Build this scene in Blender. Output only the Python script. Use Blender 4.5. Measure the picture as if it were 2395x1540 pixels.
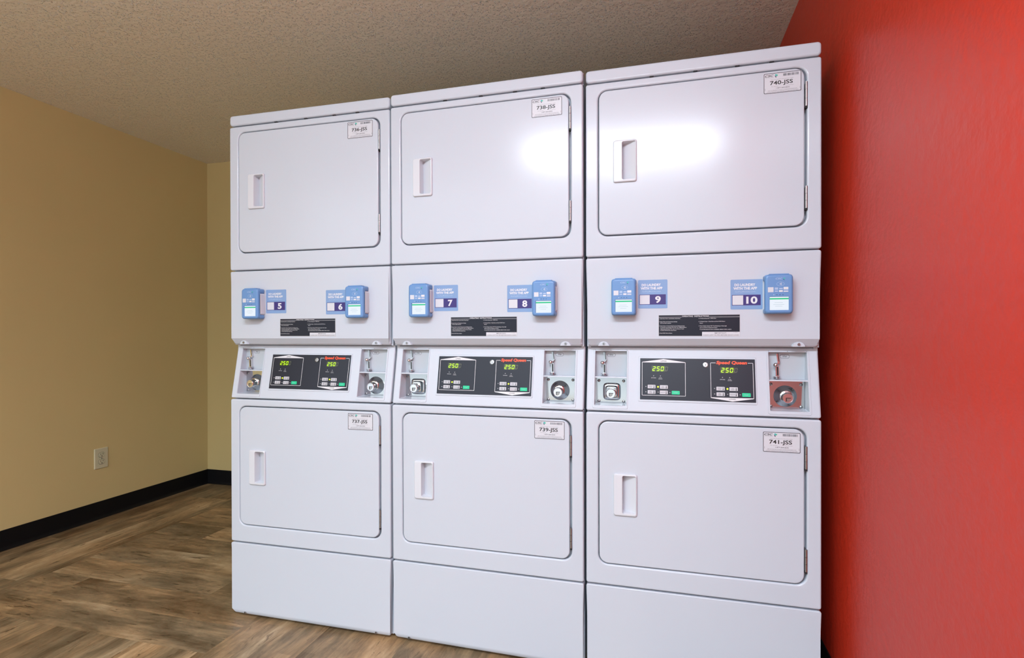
import bpy, bmesh, math, random
from mathutils import Matrix, Vector
random.seed(7)
S = bpy.context.scene
for o in list(bpy.data.objects): bpy.data.objects.remove(o)
C = S.collection
PI = math.pi

# ------------------------------------------------------------------ camera
YAW, PITCH, ROLL = -0.2629, -0.0016, -0.0012
FPX, CXP, CYP = 1264.93, 5.97, 13.57
camd = bpy.data.cameras.new('camera'); cam = bpy.data.objects.new('camera', camd); C.objects.link(cam)
fw = Vector((math.sin(YAW)*math.cos(PITCH), math.cos(YAW)*math.cos(PITCH), math.sin(PITCH)))
rt0 = Vector((math.cos(YAW), -math.sin(YAW), 0)); up0 = rt0.cross(fw)
rt = rt0*math.cos(ROLL)+up0*math.sin(ROLL); up = -rt0*math.sin(ROLL)+up0*math.cos(ROLL)
M = Matrix((rt, up, -fw)).transposed().to_4x4(); M.translation = Vector((1.6112, -1.7445, 1.0973))
cam.matrix_world = M
camd.sensor_fit = 'HORIZONTAL'; camd.sensor_width = 36; camd.lens = FPX/2395*36
camd.shift_x = -CXP/2395; camd.shift_y = CYP/2395; camd.clip_start = 0.02
S.camera = cam

# ------------------------------------------------------------------ world, exposure
w = bpy.data.worlds.new('world'); S.world = w; w.use_nodes = True
wn_ = w.node_tree; bg_ = wn_.nodes['Background']; bg_.inputs[1].default_value = 4.3
tc_ = wn_.nodes.new('ShaderNodeTexCoord'); sx_ = wn_.nodes.new('ShaderNodeSeparateXYZ'); ab_ = wn_.nodes.new('ShaderNodeMath'); ab_.operation = 'ABSOLUTE'
rp_ = wn_.nodes.new('ShaderNodeValToRGB'); rp_.color_ramp.elements[0].position = .06; rp_.color_ramp.elements[0].color = (.17, .19, .205, 1)
rp_.color_ramp.elements[1].position = .34; rp_.color_ramp.elements[1].color = (.86, .94, 1, 1)
wn_.links.new(tc_.outputs['Generated'], sx_.inputs[0]); wn_.links.new(sx_.outputs['Z'], ab_.inputs[0])
wn_.links.new(ab_.outputs[0], rp_.inputs[0]); wn_.links.new(rp_.outputs[0], bg_.inputs[0])
S.view_settings.view_transform = 'Standard'; S.view_settings.look = 'None'
S.view_settings.gamma = 1; S.view_settings.use_curve_mapping = False
S.view_settings.exposure = 0.0
LAMP = 51.0            # emission of the ceiling light's lens

# room dimensions (metres; X along the dryers, Y into the room, Z up)
XL, XR, YB, YF, H = -1.616, 2.118, 1.522, -2.6, 2.3565
YFF = -6.5              # the floor runs on past the open front of the modelled bay

# ------------------------------------------------------------------ materials
def mat(name, col=(.8,.8,.8), rough=.5, metal=0, spec=.5, emit=None, es=1, coat=0, bump=None):
    m = bpy.data.materials.new(name); m.use_nodes = True
    b = m.node_tree.nodes['Principled BSDF']
    b.inputs['Base Color'].default_value = (*col, 1)
    b.inputs['Roughness'].default_value = rough; b.inputs['Metallic'].default_value = metal
    b.inputs['Specular IOR Level'].default_value = spec; b.inputs['Coat Weight'].default_value = coat
    b.inputs['Coat Roughness'].default_value = .15
    if emit:
        b.inputs['Emission Color'].default_value = (*emit, 1); b.inputs['Emission Strength'].default_value = es
    if bump:
        sc, st, dist = bump
        nt = m.node_tree; tc = nt.nodes.new('ShaderNodeTexCoord'); n = nt.nodes.new('ShaderNodeTexNoise')
        n.inputs['Scale'].default_value = sc; n.inputs['Detail'].default_value = 3
        bp = nt.nodes.new('ShaderNodeBump'); bp.inputs['Strength'].default_value = st; bp.inputs['Distance'].default_value = dist
        nt.links.new(tc.outputs['Object'], n.inputs['Vector']); nt.links.new(n.outputs['Fac'], bp.inputs['Height'])
        nt.links.new(bp.outputs['Normal'], b.inputs['Normal'])
    return m
WHITE = mat('white_enamel', (.53, .58, .65), .19, spec=.4, bump=(55, .10, .0005))
PLASTIC = mat('white_plastic', (.62, .65, .70), .28)
DARKGAP = mat('dark_gap', (.02, .02, .022), .8)
NICHE = mat('shaded_steel', (.45, .495, .54), .3)  # greyer than the enamel: the recess's shade is put into the colour
CHROME = mat('chrome', (.72, .72, .74), .08, 1)
ZINC = mat('zinc_plate', (.54, .56, .57), .09, 1, bump=(180, .06, .0002))
SATIN = mat('satin_steel', (.40, .40, .41), .3, 1)
BLACK = mat('black_print_shadow', (.012, .012, .014), .4)
GREYP = mat('grey_print', (.055, .055, .07), .5)
OVER = mat('overlay_navy', (.013, .016, .028), .3, spec=.3)
PRINT = mat('white_print', (.68, .69, .72), .45)
REDP = mat('red_print', (.85, .08, .02), .4)
KEY = mat('key_grey', (.52, .53, .57), .4)
GREEN = mat('green_key', (.0, .55, .26), .4)
LEDBG = mat('display_glow', (.03, .045, .004), .2)  # olive ground: glow of the lit digits, painted as a colour
GHOST = mat('unlit_segment', (.09, .10, .06), .4)
LED = mat('lit_segment', (.05, .1, 0), .4, emit=(.52, 1, .0), es=1.4)
LEDOFF = mat('unlit_lamp', (.35, .35, .37), .3)
LEDY = mat('lit_lamp', (.4, .5, 0), .3, emit=(.75, 1, .03), es=1.6)
PAPER = mat('sticker_white', (.60, .62, .67), .4)
BLUE = mat('reader_blue', (.125, .27, .53), .33)
STBLUE = mat('sticker_blue', (.195, .325, .56), .4)
PURPLE = mat('sticker_purple', (.034, .020, .16), .4)
PALE = mat('pale_blue_print', (.36, .48, .68), .4)
SCREEN = mat('lit_screen', (.04, .04, .045), .2, emit=(.80, .88, .97), es=.95)
SCRGREEN = mat('screen_green', (0, .04, .02), .2, emit=(.01, .58, .24), es=.9)
SCRTXT = mat('screen_text', (.04, .05, .06), .2, emit=(.5, .65, .75), es=.8)
TEAL = mat('logo_teal', (.05, .42, .42), .4)
LIME = mat('logo_green', (.1, .5, .3), .4)
NAVY = mat('logo_navy', (.01, .012, .08), .4)
SILVER = mat('silver_border', (.45, .45, .47), .35, .6)
IVORY = mat('ivory_plastic', (.58, .54, .36), .35)
BASEB = mat('black_rubber', (.005, .005, .006), .5, spec=.2)
LENS = mat('light_lens', (.9, .9, .9), .5, emit=(.88, .98, 1.10), es=LAMP)

def wall_mat(name, col, rough, sc=28, st=.35, dist=.003, var=.05, spec=.4):
    m = bpy.data.materials.new(name); m.use_nodes = True; nt = m.node_tree; b = nt.nodes['Principled BSDF']
    b.inputs['Roughness'].default_value = rough; b.inputs['Specular IOR Level'].default_value = spec
    tc = nt.nodes.new('ShaderNodeTexCoord')
    n1 = nt.nodes.new('ShaderNodeTexNoise'); n1.inputs['Scale'].default_value = sc; n1.inputs['Detail'].default_value = 3
    n2 = nt.nodes.new('ShaderNodeTexNoise'); n2.inputs['Scale'].default_value = 1.7; n2.inputs['Detail'].default_value = 2
    mx = nt.nodes.new('ShaderNodeMix'); mx.data_type = 'RGBA'
    mx.inputs['A'].default_value = (*[c*(1-var) for c in col], 1); mx.inputs['B'].default_value = (*[c*(1+var) for c in col], 1)
    bp = nt.nodes.new('ShaderNodeBump'); bp.inputs['Strength'].default_value = st; bp.inputs['Distance'].default_value = dist
    L = nt.links.new
    L(tc.outputs['Object'], n1.inputs['Vector']); L(tc.outputs['Object'], n2.inputs['Vector'])
    L(n2.outputs['Fac'], mx.inputs['Factor']); L(mx.outputs['Result'], b.inputs['Base Color'])
    L(n1.outputs['Fac'], bp.inputs['Height']); L(bp.outputs['Normal'], b.inputs['Normal'])
    return m
TAN = wall_mat('tan_paint', (.60, .48, .225), .55, 30, .3, .002)
RED = wall_mat('red_paint', (.51, .030, .011), .40, 38, .6, .0035, spec=.32)

def ceiling_mat():
    m = bpy.data.materials.new('popcorn_ceiling'); m.use_nodes = True; nt = m.node_tree; b = nt.nodes['Principled BSDF']
    b.inputs['Roughness'].default_value = .6; L = nt.links.new
    tc = nt.nodes.new('ShaderNodeTexCoord')
    dn = nt.nodes.new('ShaderNodeTexNoise'); dn.inputs['Scale'].default_value = 60; dn.inputs['Detail'].default_value = 3
    ad = nt.nodes.new('ShaderNodeMix'); ad.data_type = 'RGBA'; ad.blend_type = 'ADD'; ad.inputs['Factor'].default_value = .018
    v = nt.nodes.new('ShaderNodeTexVoronoi'); v.inputs['Scale'].default_value = 105; v.inputs['Randomness'].default_value = 1
    sp = nt.nodes.new('ShaderNodeSeparateColor')
    mm = nt.nodes.new('ShaderNodeMath'); mm.operation = 'MULTIPLY_ADD'; mm.inputs[1].default_value = -.30; mm.inputs[2].default_value = .0
    su = nt.nodes.new('ShaderNodeMath'); su.operation = 'SUBTRACT'
    r = nt.nodes.new('ShaderNodeValToRGB'); r.color_ramp.elements[0].position = .02; r.color_ramp.elements[0].color = (1, 1, 1, 1)
    r.color_ramp.elements[1].position = .16; r.color_ramp.elements[1].color = (0, 0, 0, 1)
    cm = nt.nodes.new('ShaderNodeMix'); cm.data_type = 'RGBA'; cm.inputs['A'].default_value = (.82, .76, .64, 1); cm.inputs['B'].default_value = (1.0, 1.0, .97, 1)  # grains paler than the ground: lamp glints on the bumps painted in
    nh = nt.nodes.new('ShaderNodeMath'); nh.operation = 'MULTIPLY_ADD'; nh.inputs[1].default_value = .5
    bp = nt.nodes.new('ShaderNodeBump'); bp.inputs['Strength'].default_value = 1; bp.inputs['Distance'].default_value = .007
    L(tc.outputs['Object'], dn.inputs['Vector']); L(tc.outputs['Object'], ad.inputs['A']); L(dn.outputs['Color'], ad.inputs['B'])
    L(ad.outputs['Result'], v.inputs['Vector']); L(v.outputs['Color'], sp.inputs['Color'])
    # each grain has its own size: distance minus up to .3 of a cell
    L(v.outputs['Distance'], su.inputs[0]); L(sp.outputs[0], mm.inputs[0]); mm.inputs[1].default_value = .30; L(mm.outputs[0], su.inputs[1])
    L(su.outputs[0], r.inputs['Fac']); L(r.outputs['Color'], cm.inputs['Factor']); L(cm.outputs['Result'], b.inputs['Base Color'])
    L(dn.outputs['Fac'], nh.inputs[0]); L(r.outputs['Color'], nh.inputs[2]); L(nh.outputs[0], bp.inputs['Height']); L(bp.outputs['Normal'], b.inputs['Normal'])
    return m
CEIL = ceiling_mat()

def floor_mat():
    m = bpy.data.materials.new('wood_plank_vinyl'); m.use_nodes = True; nt = m.node_tree; b = nt.nodes['Principled BSDF']; L = nt.links.new
    N = nt.nodes.new
    uv = N('ShaderNodeUVMap'); uv.uv_map = 'grain'
    at = N('ShaderNodeAttribute'); at.attribute_name = 'plank'
    def noise(sx, sy, sc, det, rough=.55, dist=0):
        mp = N('ShaderNodeMapping'); mp.inputs['Scale'].default_value = (sx, sy, 1)
        n = N('ShaderNodeTexNoise'); n.inputs['Scale'].default_value = sc; n.inputs['Detail'].default_value = det
        n.inputs['Roughness'].default_value = rough; n.inputs['Distortion'].default_value = dist
        L(uv.outputs['UV'], mp.inputs['Vector']); L(mp.outputs['Vector'], n.inputs['Vector']); return n
    big = noise(2.2, 8, 1.0, 5, .62, .8)
    fine = noise(6, 75, 1.0, 5, .65, .3)
    blot = noise(3.2, 7, 1.0, 6, .7, .3)
    knots = noise(9, 42, 1.0, 4, .7, .8)
    # narrow printed staves inside each plank
    sp = N('ShaderNodeSeparateXYZ'); L(uv.outputs['UV'], sp.inputs['Vector'])
    cr = N('ShaderNodeValToRGB'); e = cr.color_ramp.elements
    e[0].position = .25; e[0].color = (.055, .030, .014, 1)
    e[1].position = .78; e[1].color = (.58, .40, .22, 1)
    x = e.new(.42); x.color = (.125, .072, .032, 1)
    x = e.new(.52); x.color = (.21, .135, .068, 1)
    x = e.new(.63); x.color = (.36, .225, .11, 1)
    def math_(op, a, bb):
        n = N('ShaderNodeMath'); n.operation = op
        for i, vv in enumerate((a, bb)):
            if isinstance(vv, (int, float)): n.inputs[i].default_value = vv
            else: L(vv, n.inputs[i])
        return n.outputs[0]
    sep = N('ShaderNodeSeparateColor'); L(at.outputs['Color'], sep.inputs['Color'])
    row = math_('FLOOR', math_('DIVIDE', sp.outputs['Y'], .052), 0)
    wr = N('ShaderNodeTexWhiteNoise'); wr.noise_dimensions = '1D'; L(row, wr.inputs['W'])
    col_ = math_('FLOOR', math_('ADD', math_('DIVIDE', sp.outputs['X'], .62), wr.outputs['Value']), 0)
    cmb = N('ShaderNodeCombineXYZ'); L(col_, cmb.inputs['X']); L(row, cmb.inputs['Y'])
    wn = N('ShaderNodeTexWhiteNoise'); wn.noise_dimensions = '2D'; L(cmb.outputs['Vector'], wn.inputs['Vector'])
    f = math_('MULTIPLY', big.outputs['Fac'], .50)
    f = math_('ADD', f, math_('MULTIPLY', blot.outputs['Fac'], .56))
    f = math_('ADD', f, math_('MULTIPLY', fine.outputs['Fac'], .24))
    f = math_('ADD', f, math_('MULTIPLY', sep.outputs[0], .10))
    f = math_('ADD', f, math_('MULTIPLY', wn.outputs['Value'], .07))
    f = math_('SUBTRACT', f, .190)
    L(f, cr.inputs['Fac'])
    kr = N('ShaderNodeValToRGB'); ke = kr.color_ramp.elements; ke[0].position = .60; ke[0].color = (1, 1, 1, 1); ke[1].position = .67; ke[1].color = (.28, .24, .21, 1)
    L(knots.outputs['Fac'], kr.inputs['Fac'])
    mu = N('ShaderNodeMix'); mu.data_type = 'RGBA'; mu.blend_type = 'MULTIPLY'; mu.inputs['Factor'].default_value = .8
    L(cr.outputs['Color'], mu.inputs['A']); L(kr.outputs['Color'], mu.inputs['B'])
    # planks vary between warm brown and weathered grey
    gr = N('ShaderNodeMix'); gr.data_type = 'RGBA'; gr.blend_type = 'MULTIPLY'
    gr.inputs['B'].default_value = (.82, .95, 1.10, 1)
    tn = noise(1.0, 2.6, 1.0, 3); tr = N('ShaderNodeMapRange'); tr.inputs['From Min'].default_value = .38; tr.inputs['From Max'].default_value = .62; L(tn.outputs['Fac'], tr.inputs['Value']); L(tr.outputs['Result'], gr.inputs['Factor']); L(mu.outputs['Result'], gr.inputs['A'])
    L(gr.outputs['Result'], b.inputs['Base Color'])
    b.inputs['Roughness'].default_value = .42; b.inputs['Specular IOR Level'].default_value = .35
    bp = N('ShaderNodeBump'); bp.inputs['Strength'].default_value = .25; bp.inputs['Distance'].default_value = .001
    L(fine.outputs['Fac'], bp.inputs['Height']); L(bp.outputs['Normal'], b.inputs['Normal'])
    return m
FLOOR = floor_mat()

# ------------------------------------------------------------------ mesh helpers
def dims(text, bold=0, shear=0, _c={}):
    k = (text, bold, shear)
    if k not in _c:
        cu = bpy.data.curves.new('t', 'FONT'); cu.body = text; cu.size = 1; cu.offset = bold; cu.shear = shear
        cu.resolution_u = 3; cu.fill_mode = 'FRONT'
        ob = bpy.data.objects.new('t', cu); C.objects.link(ob)
        dg = bpy.context.evaluated_depsgraph_get(); me = ob.evaluated_get(dg).to_mesh()
        vs = [(v.co.x, v.co.y) for v in me.vertices]; fs = [tuple(p.vertices) for p in me.polygons]
        fl = []
        for p in me.polygons: fl.append(p.normal.z < 0)
        ob.evaluated_get(dg).to_mesh_clear(); bpy.data.objects.remove(ob); bpy.data.curves.remove(cu)
        xs = [a for a, b in vs] or [0]; ys = [b for a, b in vs] or [0]
        _c[k] = (vs, [f[::-1] if r else f for f, r in zip(fs, fl)], (min(xs), max(xs), min(ys), max(ys)))
    return _c[k]

class MB:
    """collects faces in the dryer frame: x right, z up, y into the wall (the viewer is at -y)"""
    def __init__(s, fmap=None): s.v = []; s.f = []; s.m = []; s.mats = []; s.sm = []; s.map = fmap
    def mi(s, m):
        if m not in s.mats: s.mats.append(m)
        return s.mats.index(m)
    def add(s, vs, fs, m, smooth=True):
        b = len(s.v); k = s.mi(m)
        s.v += [s.map(*p) if s.map else p for p in vs]
        for f in fs: s.f.append(tuple(i+b for i in f)); s.m.append(k); s.sm.append(smooth)
    def loops(s, lp, m, cap0=False, cap1=False, flip=False, closed=True):
        n = len(lp[0]); vs = [p for l in lp for p in l]; fs = []
        for a in range(len(lp)-1):
            for i in range(n if closed else n-1):
                j = (i+1) % n
                q = (a*n+i, a*n+j, (a+1)*n+j, (a+1)*n+i)
                fs.append(q[::-1] if flip else q)
        if cap0: c = tuple(range(n)); fs.append(c if flip else c[::-1])
        if cap1: c = tuple((len(lp)-1)*n+i for i in range(n)); fs.append(c[::-1] if flip else c)
        s.add(vs, fs, m)
    def box(s, x0, x1, y0, y1, z0, z1, m):
        vs = [(x, y, z) for x in (x0, x1) for y in (y0, y1) for z in (z0, z1)]
        s.add(vs, [(0,1,3,2), (4,6,7,5), (0,4,5,1), (2,3,7,6), (0,2,6,4), (1,5,7,3)], m, False)
    def rect(s, x0, x1, z0, z1, y, m): s.add([(x0,y,z0), (x1,y,z0), (x1,y,z1), (x0,y,z1)], [(0,1,2,3)], m, False)
    def poly(s, pts, y, m): s.add([(x, y, z) for x, z in pts], [tuple(range(len(pts)))], m, False)
    def slab(s, x0, x1, z0, z1, r, y0, y1, e, m, n=5, seg=3):
        """rounded rectangle plate, front at y0 with eased edges of radius e"""
        lp = [rr(x0, x1, z0, z1, r, y1, n)]
        lp += ease(x0, x1, z0, z1, r, y0, e, n, seg)
        s.loops(lp, m, cap0=True, cap1=True)
    def text(s, t, x0, x1, z0, z1, y, m, bold=0, shear=0, keep=False, align='c'):
        vs, fs, (a, b, c, d) = dims(t, bold, shear)
        if b-a <= 0: return
        sx = (x1-x0)/(b-a); sz = (z1-z0)/(d-c)
        if keep:
            k = min(sx, sz); ox = x0+((x1-x0)-k*(b-a))*{'l': 0, 'c': .5, 'r': 1}[align]; oz = z0+((z1-z0)-k*(d-c))/2; sx = sz = k
        else: ox, oz = x0, z0
        s.add([(ox+(p-a)*sx, y, oz+(q-c)*sz) for p, q in vs], fs, m, False)
    def line(s, x, z, size, t, y, m, bold=.0, xmax=None):
        """left-aligned line with a fixed letter size (cap height)"""
        vs, fs, (a, b, c, d) = dims(t, bold); _, _, (_, _, c0, d0) = dims('H', bold)
        k = size/(d0-c0); kx = k
        if xmax and x+(b-a)*k > xmax: kx = (xmax-x)/(b-a)
        s.add([(x+(p-a)*kx, y, z+q*k) for p, q in vs], fs, m, False)
    def cyl(s, x, z, r, y0, y1, m, n=24, r1=None, cap=True):
        """cylinder along y; y0 nearer the viewer"""
        r1 = r if r1 is None else r1
        A = [(x+r1*math.cos(2*PI*i/n), y1, z+r1*math.sin(2*PI*i/n)) for i in range(n)]
        B = [(x+r*math.cos(2*PI*i/n), y0, z+r*math.sin(2*PI*i/n)) for i in range(n)]
        s.loops([A, B], m, cap0=True, cap1=cap)
    def lathe(s, x, z, prof, m, n=32, sq=None):
        """profile [(r, y)...] turned about y; sq = superellipse exponent for a squared dish"""
        lp = []
        for r, y in prof:
            l = []
            for i in range(n):
                a = 2*PI*i/n; ca, sa = math.cos(a), math.sin(a); k = 1
                if sq: k = (abs(ca)**sq+abs(sa)**sq)**(-1/sq)
                l.append((x+r*ca*k, y, z+r*sa*k))
            lp.append(l)
        s.loops(lp, m, cap1=True)
    def vcyl(s, x, y, r, z0, z1, m, n=14):
        A = [(x+r*math.cos(2*PI*i/n), y+r*math.sin(2*PI*i/n), z0) for i in range(n)]
        B = [(x+r*math.cos(2*PI*i/n), y+r*math.sin(2*PI*i/n), z1) for i in range(n)]
        s.loops([A, B], m, cap0=True, cap1=True)
    def ball(s, x, y, z, rx, ry, rz, m, n=16, k=9):
        lp = []
        for j in range(1, k):
            p = PI*j/k
            lp.append([(x+rx*math.sin(p)*math.cos(2*PI*i/n), y+ry*math.sin(p)*math.sin(2*PI*i/n), z-rz*math.cos(p)) for i in range(n)])
        s.loops(lp, m, cap0=True, cap1=True)
    def mesh(s, name, wn=True):
        me = bpy.data.meshes.new(name); me.from_pydata(s.v, [], s.f)
        for m in s.mats: me.materials.append(m)
        me.polygons.foreach_set('material_index', s.m); me.polygons.foreach_set('use_smooth', s.sm)
        bm = bmesh.new(); bm.from_mesh(me); bmesh.ops.remove_doubles(bm, verts=bm.verts, dist=1e-6)
        for ed in bm.edges:
            if len(ed.link_faces) == 2 and ed.calc_face_angle(0) > math.radians(31): ed.smooth = False
        bm.to_mesh(me); bm.free(); me.update()
        return me
    def build(s, name, parent=None, label=None, loc=None):
        me = s.mesh(name); return put(name, me, parent, label, loc)

def put(name, me, parent=None, label=None, loc=None):
    o = bpy.data.objects.new(name, me); C.objects.link(o)
    if parent: o.parent = parent
    if loc: o.location = loc
    if label: o['label'] = label
    if me and any(me.polygons) and any(p.use_smooth for p in me.polygons):
        md = o.modifiers.new('wn', 'WEIGHTED_NORMAL'); md.keep_sharp = True; md.weight = 90
    return o
def empty(name, loc, rot, label, cat, group=None):
    o = bpy.data.objects.new(name, None); C.objects.link(o); o.location = loc; o.rotation_euler = rot
    o['label'] = label; o['category'] = cat
    if group: o['group'] = group
    return o
def copy_tree(o, parent=None):
    c = o.copy(); C.objects.link(c); c.parent = parent
    for ch in [x for x in list(C.objects) if x.parent == o]: copy_tree(ch, c)
    return c

def rr(x0, x1, z0, z1, r, y, n=5, bow=0):
    """rounded-rectangle loop, counter-clockwise seen from -y"""
    r = max(min(r, (x1-x0)/2-1e-6, (z1-z0)/2-1e-6), 1e-7)
    pts = []
    for cx, cz, a0 in ((x1-r, z0+r, -90), (x1-r, z1-r, 0), (x0+r, z1-r, 90), (x0+r, z0+r, 180)):
        for i in range(n+1):
            a = math.radians(a0+90*i/n); pts.append([cx+r*math.cos(a), cz+r*math.sin(a)])
    xm, zc, hz = (x0+x1)/2, (z0+z1)/2, (z1-z0)/2
    if bow:
        for p in pts: p[0] += (1 if p[0] > xm else -1)*bow*(1-((p[1]-zc)/hz)**2)
    return [(p[0], y(p[0], p[1]) if callable(y) else y, p[1]) for p in pts]
def ease(x0, x1, z0, z1, r, y0, e, n=5, seg=3):
    out = []
    for k in range(seg+1):
        a = k/seg*PI/2; d = e*(1-math.cos(a))
        out.append(rr(x0+d, x1-d, z0+d, z1-d, max(r-d, .0005), y0+e*(1-math.sin(a)), n))
    return out

# ------------------------------------------------------------------ room shell
def struct(name, mb_or_obj):
    o = mb_or_obj; o['kind'] = 'structure'; return o
def wallbox(name, x0, x1, y0, y1, z0, z1, m):
    b = MB(); b.box(x0, x1, y0, y1, z0, z1, m); return struct(name, b.build(name))
T = .12
wallbox('wall_left', XL-T, XL, YF-T, YB+T, 0, H, TAN)
wallbox('wall_right', XR, XR+T, YF-T, YB+T, 0, H, RED)
wallbox('wall_back', XL, XR, YB, YB+T, 0, H, TAN)
wallbox('ceiling', XL-T, XR+T, YF-T, YB+T, H, H+T, CEIL)

def make_floor():
    vs, fs, uvs, cols = [], [], [], []
    def plank(x0, x1, y0, y1, along):
        x0, x1 = max(x0, XL), min(x1, XR); y0, y1 = max(y0, YFF), min(y1, YB)
        if x1-x0 < 1e-4 or y1-y0 < 1e-4: return
        b = len(vs); P = [(x0, y0), (x1, y0), (x1, y1), (x0, y1)]
        vs.extend([(x, y, 0) for x, y in P]); fs.append((b, b+1, b+2, b+3))
        ou, ov = random.uniform(0, 90), random.uniform(0, 90)
        for x, y in P: uvs.append((x+ou, y+ov) if along == 'x' else (y+ou, x+ov))
        c = (random.random(), max(0, random.uniform(-.3, 1)), random.random(), 1)
        cols.extend([c]*4)
    Lp = 1.22
    def rows(x0, x1, y0, y1, along, step, start=None):
        if along == 'x':
            y = y0
            while y < y1-1e-6:
                yn = min(y+step, y1); x = x0-random.uniform(0, Lp)
                while x < x1:
                    a, bb = max(x, x0), min(x+Lp, x1)
                    if bb > a: plank(a, bb, y, yn, 'x')
                    x += Lp
                y = yn
        else:
            x = x0
            while x < x1-1e-6:
                xn = min(x+step, x1); y = y0-random.uniform(0, Lp)
                while y < y1:
                    a, bb = max(y, y0), min(y+Lp, y1)
                    if bb > a: plank(x, xn, a, bb, 'y')
                    y += Lp
                x = xn
    rows(XL, -1.10, YFF, YB, 'y', .152)                 # border along the left wall
    rows(-1.10, .10, -.23, YB, 'x', .17)               # field running across
    rows(-1.10, .10, YFF, -.23, 'y', .13)               # strips in front of it
    rows(.10, XR, YFF, YB, 'y', .158)                   # field in front of the dryers
    me = bpy.data.meshes.new('floor'); me.from_pydata(vs, [], fs); me.materials.append(FLOOR)
    ul = me.uv_layers.new(name='grain')
    for i, u in enumerate(uvs): ul.data[i].uv = u
    ca = me.color_attributes.new('plank', 'FLOAT_COLOR', 'CORNER')
    for i, c in enumerate(cols): ca.data[i].color = c
    # slab thickness below the planks
    o = put('floor', me); struct('floor', o)
    md = o.modifiers.new('thick', 'SOLIDIFY'); md.thickness = .06; md.offset = -1
    return o
make_floor()

def baseboard(name, x0, x1, y0, y1, nx, ny):
    """cove base: 4 mm sheet, 102 mm high, with a toe that flares onto the floor; (nx,ny) points into the room"""
    prof = [(0, .102), (.0035, .1015), (.0045, .099), (.0045, .022), (.006, .012), (.010, .005), (.016, .0015), (.016, 0), (0, 0)]
    vs, fs = [], []; n = len(prof)
    for (x, y) in ((x0, y0), (x1, y1)):
        for d, z in prof: vs.append((x+nx*d, y+ny*d, z))
    for i in range(n):
        j = (i+1) % n; fs.append((i, j, n+j, n+i))
    fs += [tuple(range(n))[::-1], tuple(range(n, 2*n))]
    b = MB(); b.add(vs, fs, BASEB); o = b.build(name); struct(name, o)
    bm = bmesh.new(); bm.from_mesh(o.data); bmesh.ops.recalc_face_normals(bm, faces=bm.faces); bm.to_mesh(o.data); bm.free()
baseboard('baseboard_left', XL, XL, YF, YB, 1, 0)
baseboard('baseboard_right', XR, XR, YF, YB, -1, 0)
baseboard('baseboard_back', XL+.0005, XR-.0005, YB, YB, 0, -1)

# ------------------------------------------------------------------ the lamp the room has: ceiling wraparound over the camera
def ceiling_light(x, y, lx=1.22, wy=.30):
    t = empty('ceiling_light', (x, y, H), (0, 0, 0), 'long white wraparound ceiling light above the camera', 'ceiling light')
    b = MB(); b.box(-lx/2-.01, lx/2+.01, -wy/2-.012, wy/2+.012, -.045, 0, PLASTIC); b.build('housing', t)
    b = MB(); n = 10
    lp = []
    for i in range(n+1):
        a = PI*i/n; lp.append([(-lx/2, -wy/2*math.cos(a), -.045-.075*math.sin(a)), (lx/2, -wy/2*math.cos(a), -.045-.075*math.sin(a))])
    vs = [p for l in lp for p in l]
    b.add(vs, [(2*i, 2*i+1, 2*i+3, 2*i+2) for i in range(n)], LENS)
    b.add([l[0] for l in lp], [tuple(range(n+1))], LENS); b.add([l[1] for l in lp], [tuple(range(n+1))[::-1]], LENS)
    b.build('lens', t)
ceiling_light(1.33, -1.87)

# ------------------------------------------------------------------ outlet on the left wall
def outlet():
    # local frame: x along the wall, y into the wall
    t = empty('electrical_outlet', (XL, .732, .358), (0, 0, PI/2), 'ivory duplex power outlet low on the tan left wall', 'outlet')
    b = MB(); b.slab(-.041, .041, -.0605, .0605, .004, -.006, 0, .004, IVORY)
    b.cyl(0, 0, .003, -.0072, -.005, SATIN, 12); b.build('cover_plate', t)
    for dz in (.0205, -.0205):
        r = MB(); r.slab(-.0172, .0172, dz-.0143, dz+.0143, .0125, -.0085, -.005, .001, IVORY)
        # the dark joint round the socket face and its slots
        r.loops([rr(-.0186, .0186, dz-.0157, dz+.0157, .0135, -.0062), rr(-.017, .017, dz-.0141, dz+.0141, .0123, -.0062)], DARKGAP)
        r.rect(-.0082, -.0056, dz+.000, dz+.0092, -.0086, BLACK); r.rect(.0054, .0082, dz+.0012, dz+.0084, -.0086, BLACK)
        r.cyl(0, dz-.0072, .0029, -.0087, -.008, BLACK, 12)
        r.build('receptacle', t)
outlet()

# ------------------------------------------------------------------ stacked dryers
W = .683
SY0, SSL, SZ0 = .002, .195, .853         # tilted control fascia: y = SY0 + SSL*(z-SZ0)
tilt = lambda x, y, z: (x, y+SY0+SSL*(z-SZ0), z)
CACHE = {}
def cached(key, fn):
    if key not in CACHE: CACHE[key] = fn().mesh(key)
    return CACHE[key]

def b_cabinet():
    b = MB(); x0, x1 = .0012, W-.0012
    for z0, z1, y0 in ((.012, .8480, .026), (.8480, 1.0565, .0625), (1.0565, 1.898, .026)): b.box(x0, x1, y0, .70, z0, z1, WHITE)
    for xa, xb in ((x0, .012), (W-.012, x1)): b.box(xa, xb, .040, .0625, .8480, 1.0565, WHITE)
    return b
def b_foot(x, y):
    b = MB(); n = 12
    for r, z0, z1 in ((.016, .0, .006), (.006, .006, .014)):
        b.vcyl(x, y, r, z0-.0, z1, DARKGAP, n)
    return b
def b_lid():
    b = MB(); x0, x1, z0, z1 = .0, W, 1.9035, 1.9435
    b.slab(x0, x1, z0, z1, .011, 0, .026, .007, WHITE, 6, 4)
    b.box(.0012, W-.0012, .024, .702, z0+.0005, z1-.0006, WHITE)
    for x in (.20, .33, .45, .545): b.box(x, x+.012, .004, .02, z0-.003, z0+.0005, DARKGAP)   # small dark blocks in the seam
    return b
HX0, HX1 = .0395, .6440
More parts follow.
